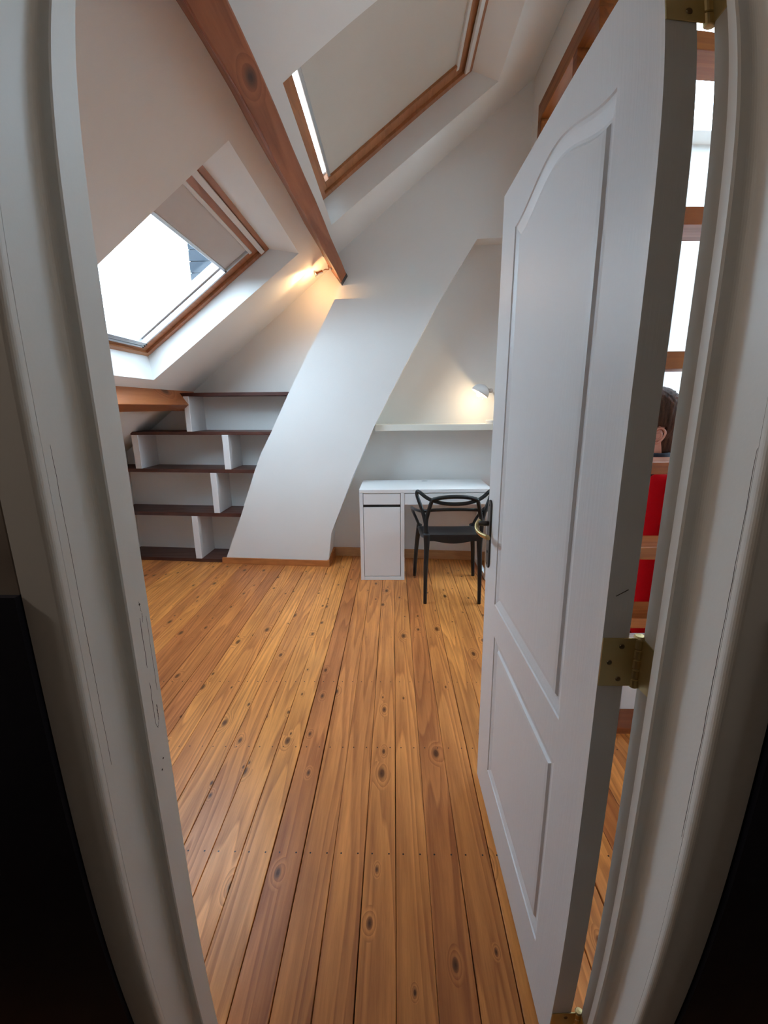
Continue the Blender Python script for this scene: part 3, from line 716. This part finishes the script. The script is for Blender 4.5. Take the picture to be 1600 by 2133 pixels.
obj('window_4', box(1.6,3.1,2.3,3.9,3.46,3.466), 'glass', kind='structure', label='unseen rooflight pane added to light the right hand bay', cat='rooflight')  # unseen opening, added to let more sky light into the bay

w5 = thing('window_5', (3.35,2.85,1.5), 'unseen white framed window added in the far right wall to light the bay', 'window', kind='structure')  # unseen window, added to bring low daylight to bay and desk wall
obj('pane', box(3.348,3.352,1.9,3.8,.75,2.35), 'glass', w5)
for y_ in (1.9,2.82,3.74): obj('frame_stile', box(3.32,3.38,y_,y_+.06,.75,2.35), 'lamp_white', w5, bevel=.004)
for z_ in (.75,2.29): obj('frame_rail', box(3.322,3.378,1.96,3.74,z_,z_+.06), 'lamp_white', w5, bevel=.004)

# open wooden shelving glimpsed through the gap on the hinge side of the door
osh = thing('open_shelving', (1.35,1.73,0), 'open orange brown wooden shelving glimpsed through the gap behind the door hinges', 'shelving')
for z0, z1 in ((0,.030),(.506,.550),(.803,.854),(1.141,1.187),(1.519,1.578),(1.977,2.031),(2.50,2.562)):
    obj('shelf', box(.93,1.85,1.65,1.812,z0,z1), 'frame_wood_x', osh, bevel=.003)
for x in (.895,1.85): obj('upright', box(x,x+.035,1.65,1.812,0,2.75), 'frame_wood', osh, bevel=.003)
obj('low_back_panel', box(.93,1.85,1.775,1.787,.030,.41), 'divider_white', osh)

# red armchair beyond the glazing
arm = thing('armchair', (1.40,2.25,0), 'red upholstered armchair behind the open shelving, seen through the gap by the door hinges', 'armchair')
def cush(name, x0,x1,y0,y1,z0,z1, b_=.05, par=arm, mat='red_fabric'):
    o = obj(name, box(x0,x1,y0,y1,z0,z1), mat, par); md = o.modifiers.new('bevel','BEVEL'); md.width = b_; md.segments = 4
    for p in o.data.polygons: p.use_smooth = True
    return o
cush('backrest', 1.14,1.72,1.885,2.02,.30,1.095); cush('seat_cushion', 1.21,1.65,2.0,2.62,.36,.52,.05); cush('seat_base', 1.18,1.68,2.0,2.60,.20,.37,.03)
cush('armrest', 1.13,1.22,1.99,2.62,.20,.68,.04); cush('armrest', 1.64,1.73,1.99,2.62,.20,.68,.04)
for x in (1.18,1.67):
    for y in (1.94,2.56): obj('leg', tube([V((x,y,0)),V((x,y,.12)),V((x,y,.24))], lambda t:.014+.010*t, 10), 'frame_wood', arm, smooth=True)

# person sitting in it, facing away with the head turned to the left
def build_person():
    P0 = V((1.232,2.13,0))
    bm = bmesh.new()
    def E(p, q, ra, rb, n=6, sq=(1,1)):
        p, q = V(p), V(q)
        path = [p+(q-p)*(i/n) for i in range(n+1)]
        tube(path, lambda t:(ra+(rb-ra)*t)*sq[0], 14, bm, r2=lambda t:(ra+(rb-ra)*t)*sq[1], up=V((0,1,0)))
    def ball(c, r, sc=(1,1,1)):
        m4 = Matrix.Translation(V(c)) @ Matrix.Diagonal(V(sc)).to_4x4()
        bmesh.ops.create_icosphere(bm, subdivisions=3, radius=r, matrix=m4)
    px, py = P0.x+.17, P0.y
    hx = 1.168; hy = 2.0+.055          # head centre
    # torso from hips to shoulders
    cx = hx+.02
    for i, (z, rx, ry) in enumerate(((.56,.165,.12),(.66,.155,.115),(.78,.15,.11),(.90,.165,.115),(1.0,.175,.11),(1.07,.16,.095),(1.12,.11,.08))):
        ball((cx+.05*(1-i/6), py-.0+.02*(i/6)-.01, z), .1, (rx/.1, ry/.1, 1.0))
    E((hx+.034,hy+.030,1.08),(hx+.018,hy+.018,1.27), .064,.056)              # neck
    # skull, jaw, face looking towards -x
    ball((hx+.015,hy+.005,1.337), .1, (.98,.76,1.02)); ball((hx-.035,hy+.005,1.300), .075, (.85,.80,1.05)); ball((hx-.055,hy+.005,1.250), .05, (.85,.95,.75))
    ball((hx-.105,hy+.005,1.300), .018, (.9,.75,1.2)); ball((hx-.098,hy+.005,1.317), .012, (.8,.7,1.6))     # nose
    ball((hx-.092,hy+.005,1.255), .017, (.6,1.4,.55)); ball((hx-.082,hy+.005,1.227), .024, (.8,.9,.7))       # lips, chin
    ball((hx-.078,hy+.005,1.350), .03, (.6,1.9,.5))                                                         # brow
    # arms resting on the chair arms
    for s in (-1,1):
        sh = V((cx+.03+s*.165, py+.005, 1.045)); el = V((cx+.03+s*.20, py+.12, .80)); wr = V((cx+.04+s*.17, py+.34, .73))
        ball(sh, .058); E(sh, el, .052,.042); ball(el,.043); E(el, wr, .041,.028)
        pal = wr+V((-s*.005,.05,-.006)); ball(pal,.04,(.95,1.15,.42))
        for k, (dx, ln) in enumerate(((-.028,.062),(-.010,.072),(.009,.068),(.027,.053))):
            a = pal+V((dx,.038,.0)); b2 = a+V((dx*.15,ln*.55,-.006)); c = b2+V((0,ln*.4,-.022))
            E(a,b2,.0095,.009,3); E(b2,c,.009,.0075,3); ball(c,.0078)
        t0 = pal+V((-s*.03,.0,0)); t1 = t0+V((-s*.022,.030,-.004)); t2 = t1+V((-s*.006,.026,-.008)); E(t0,t1,.012,.0105,3); E(t1,t2,.0105,.009,3); ball(t2,.009)
    # legs
    for s in (-1,1):
        hp_ = V((cx+.06+s*.085, py+.04, .585)); kn = V((cx+.06+s*.10, py+.44, .56)); an = V((cx+.06+s*.10, py+.48, .11))
        ball(hp_,.085); E(hp_,kn,.082,.058); ball(kn,.058); E(kn,an,.055,.038)
        ball(an,.042); E(an+V((0,.0,-.055)), an+V((0,.16,-.07)), .042,.034, sq=(1,.8)); ball(an+V((0,.16,-.072)),.035,(1.1,1.2,.8))
    me = bpy.data.meshes.new('person'); bm.to_mesh(me); bm.free()
    o = bpy.data.objects.new('person', me); COL.objects.link(o)
    md = o.modifiers.new('r','REMESH'); md.mode = 'VOXEL'; md.voxel_size = .008
    md = o.modifiers.new('s','SMOOTH'); md.factor = .5; md.iterations = 5
    dg = bpy.context.evaluated_depsgraph_get(); me2 = bpy.data.meshes.new_from_object(o.evaluated_get(dg))
    o.modifiers.clear(); o.data = me2; bpy.data.meshes.remove(me)
    for n_ in ('skin','navy_cloth','trouser_cloth'): me2.materials.append(MATS[n_])
    for p in me2.polygons:
        p.use_smooth = True; c = p.center
        near_wr = c.y > py+.335 and .66 < c.z < .80
        if c.z > 1.172 or near_wr: p.material_index = 0
        elif c.z < .625 : p.material_index = 2
        else: p.material_index = 1
    o['label'] = 'person with short brown hair and dark collar sitting in the red armchair'; o['category'] = 'person'
    # collar, hair, ears
    path = [V((hx+.030+.074*math.cos(a), hy+.020+.068*math.sin(a), 1.168+.006*math.sin(a))) for a in [2*math.pi*k/24 for k in range(25)]]
    obj('collar', tube(path, .010, 8, r2=.020), 'navy_cloth', o, smooth=True)
    hb_ = bmesh.new(); HC = V((hx+.020,hy+.005,1.348)); bmesh.ops.create_icosphere(hb_, subdivisions=5, radius=.1, matrix=Matrix.Translation(HC) @ Matrix.Diagonal((1.14,.92,1.25,1)))
    for v in list(hb_.verts):
        rel = v.co-HC
        if (rel.x < -.065 and rel.z < .05) or (rel.z < -.052 and rel.x < .004) or rel.z < -.118: hb_.verts.remove(v)
    for v in hb_.verts:
        n_ = math.sin(v.co.x*230+v.co.z*40)*math.sin(v.co.y*190+v.co.z*70)+.6*math.sin(v.co.x*420-v.co.z*130); v.co += (v.co-HC).normalized()*.0022*n_
    hr = obj('hair', hb_, 'hair', o, smooth=True)
    md = hr.modifiers.new('sol','SOLIDIFY'); md.thickness = .018; md.offset = -1
    nb = bmesh.new()
    tube([V((hx+.060,hy+.008,1.32)),V((hx+.066,hy+.010,1.25)),V((hx+.064,hy+.014,1.178))], lambda t:.056-.010*t, 14, nb, r2=lambda t:.066-.006*t, up=V((1,0,0)))
    obj('nape_hair', nb, 'hair', o, smooth=True)
    for s in (-1,1):
        yb = hy+.005+s*.077; ex, ez = hx-.004, 1.262+.0
        hel = [(.006,.034),(-.010,.036),(.014,.032),(.022,.018),(.021,.002),(.012,-.016),(.002,-.030),(-.006,-.034)]
        pts = [V((ex-.012,yb+s*.004,1.284)),V((ex+.000,yb+s*.010,1.293)),V((ex+.014,yb+s*.014,1.289)),V((ex+.022,yb+s*.016,1.275)),V((ex+.019,yb+s*.014,1.258)),V((ex+.010,yb+s*.011,1.241)),V((ex-.003,yb+s*.008,1.229)),V((ex-.010,yb+s*.005,1.231))]
        eb = bmesh.new(); tube(spline(pts,5), .0048, 8, eb)
        inner = [V((ex-.012,yb+s*.003,1.272)),V((ex+.003,yb+s*.008,1.276)),V((ex+.011,yb+s*.009,1.266)),V((ex+.008,yb+s*.009,1.252)),V((ex-.004,yb+s*.007,1.246)),V((ex-.013,yb+s*.004,1.252))]
        tube(spline(inner,5), .0038, 8, eb)
        bmesh.ops.create_icosphere(eb, subdivisions=2, radius=.02, matrix=Matrix.Translation((ex+.003,yb+s*.002,1.262)) @ Matrix.Diagonal((.85,.35,1.45,1)))
        obj('ear', eb, 'skin', o, smooth=True)
    for s in (-1,1):
        obj('eye', lathe([(0,.011),(.006,.009),(.0095,.004),(.011,0)], (hx-.081,hy+.005+s*.031,1.327), (-1,s*.15,0), 12), 'divider_white', o, smooth=True)
build_person()

# ---------------------------------------------------------------- neighbour's house outside the left roof window
nb = thing('neighbour_house', (-4.2,13,-3), 'grey slate gable of a neighbouring house outside the left roof window', 'house')
obj('gable_wall', box(-5.2,-2.2,12.3,18,-3,7.2), 'slate', nb)
for k in range(26): obj('slate_course', box(-5.22,-2.2,12.27,12.3,.2+k*.27,.2+k*.27+.255), 'slate', nb)
obj('coping', box(-5.3,-2.1,12.2,18.1,7.2,7.35), 'slate', nb)
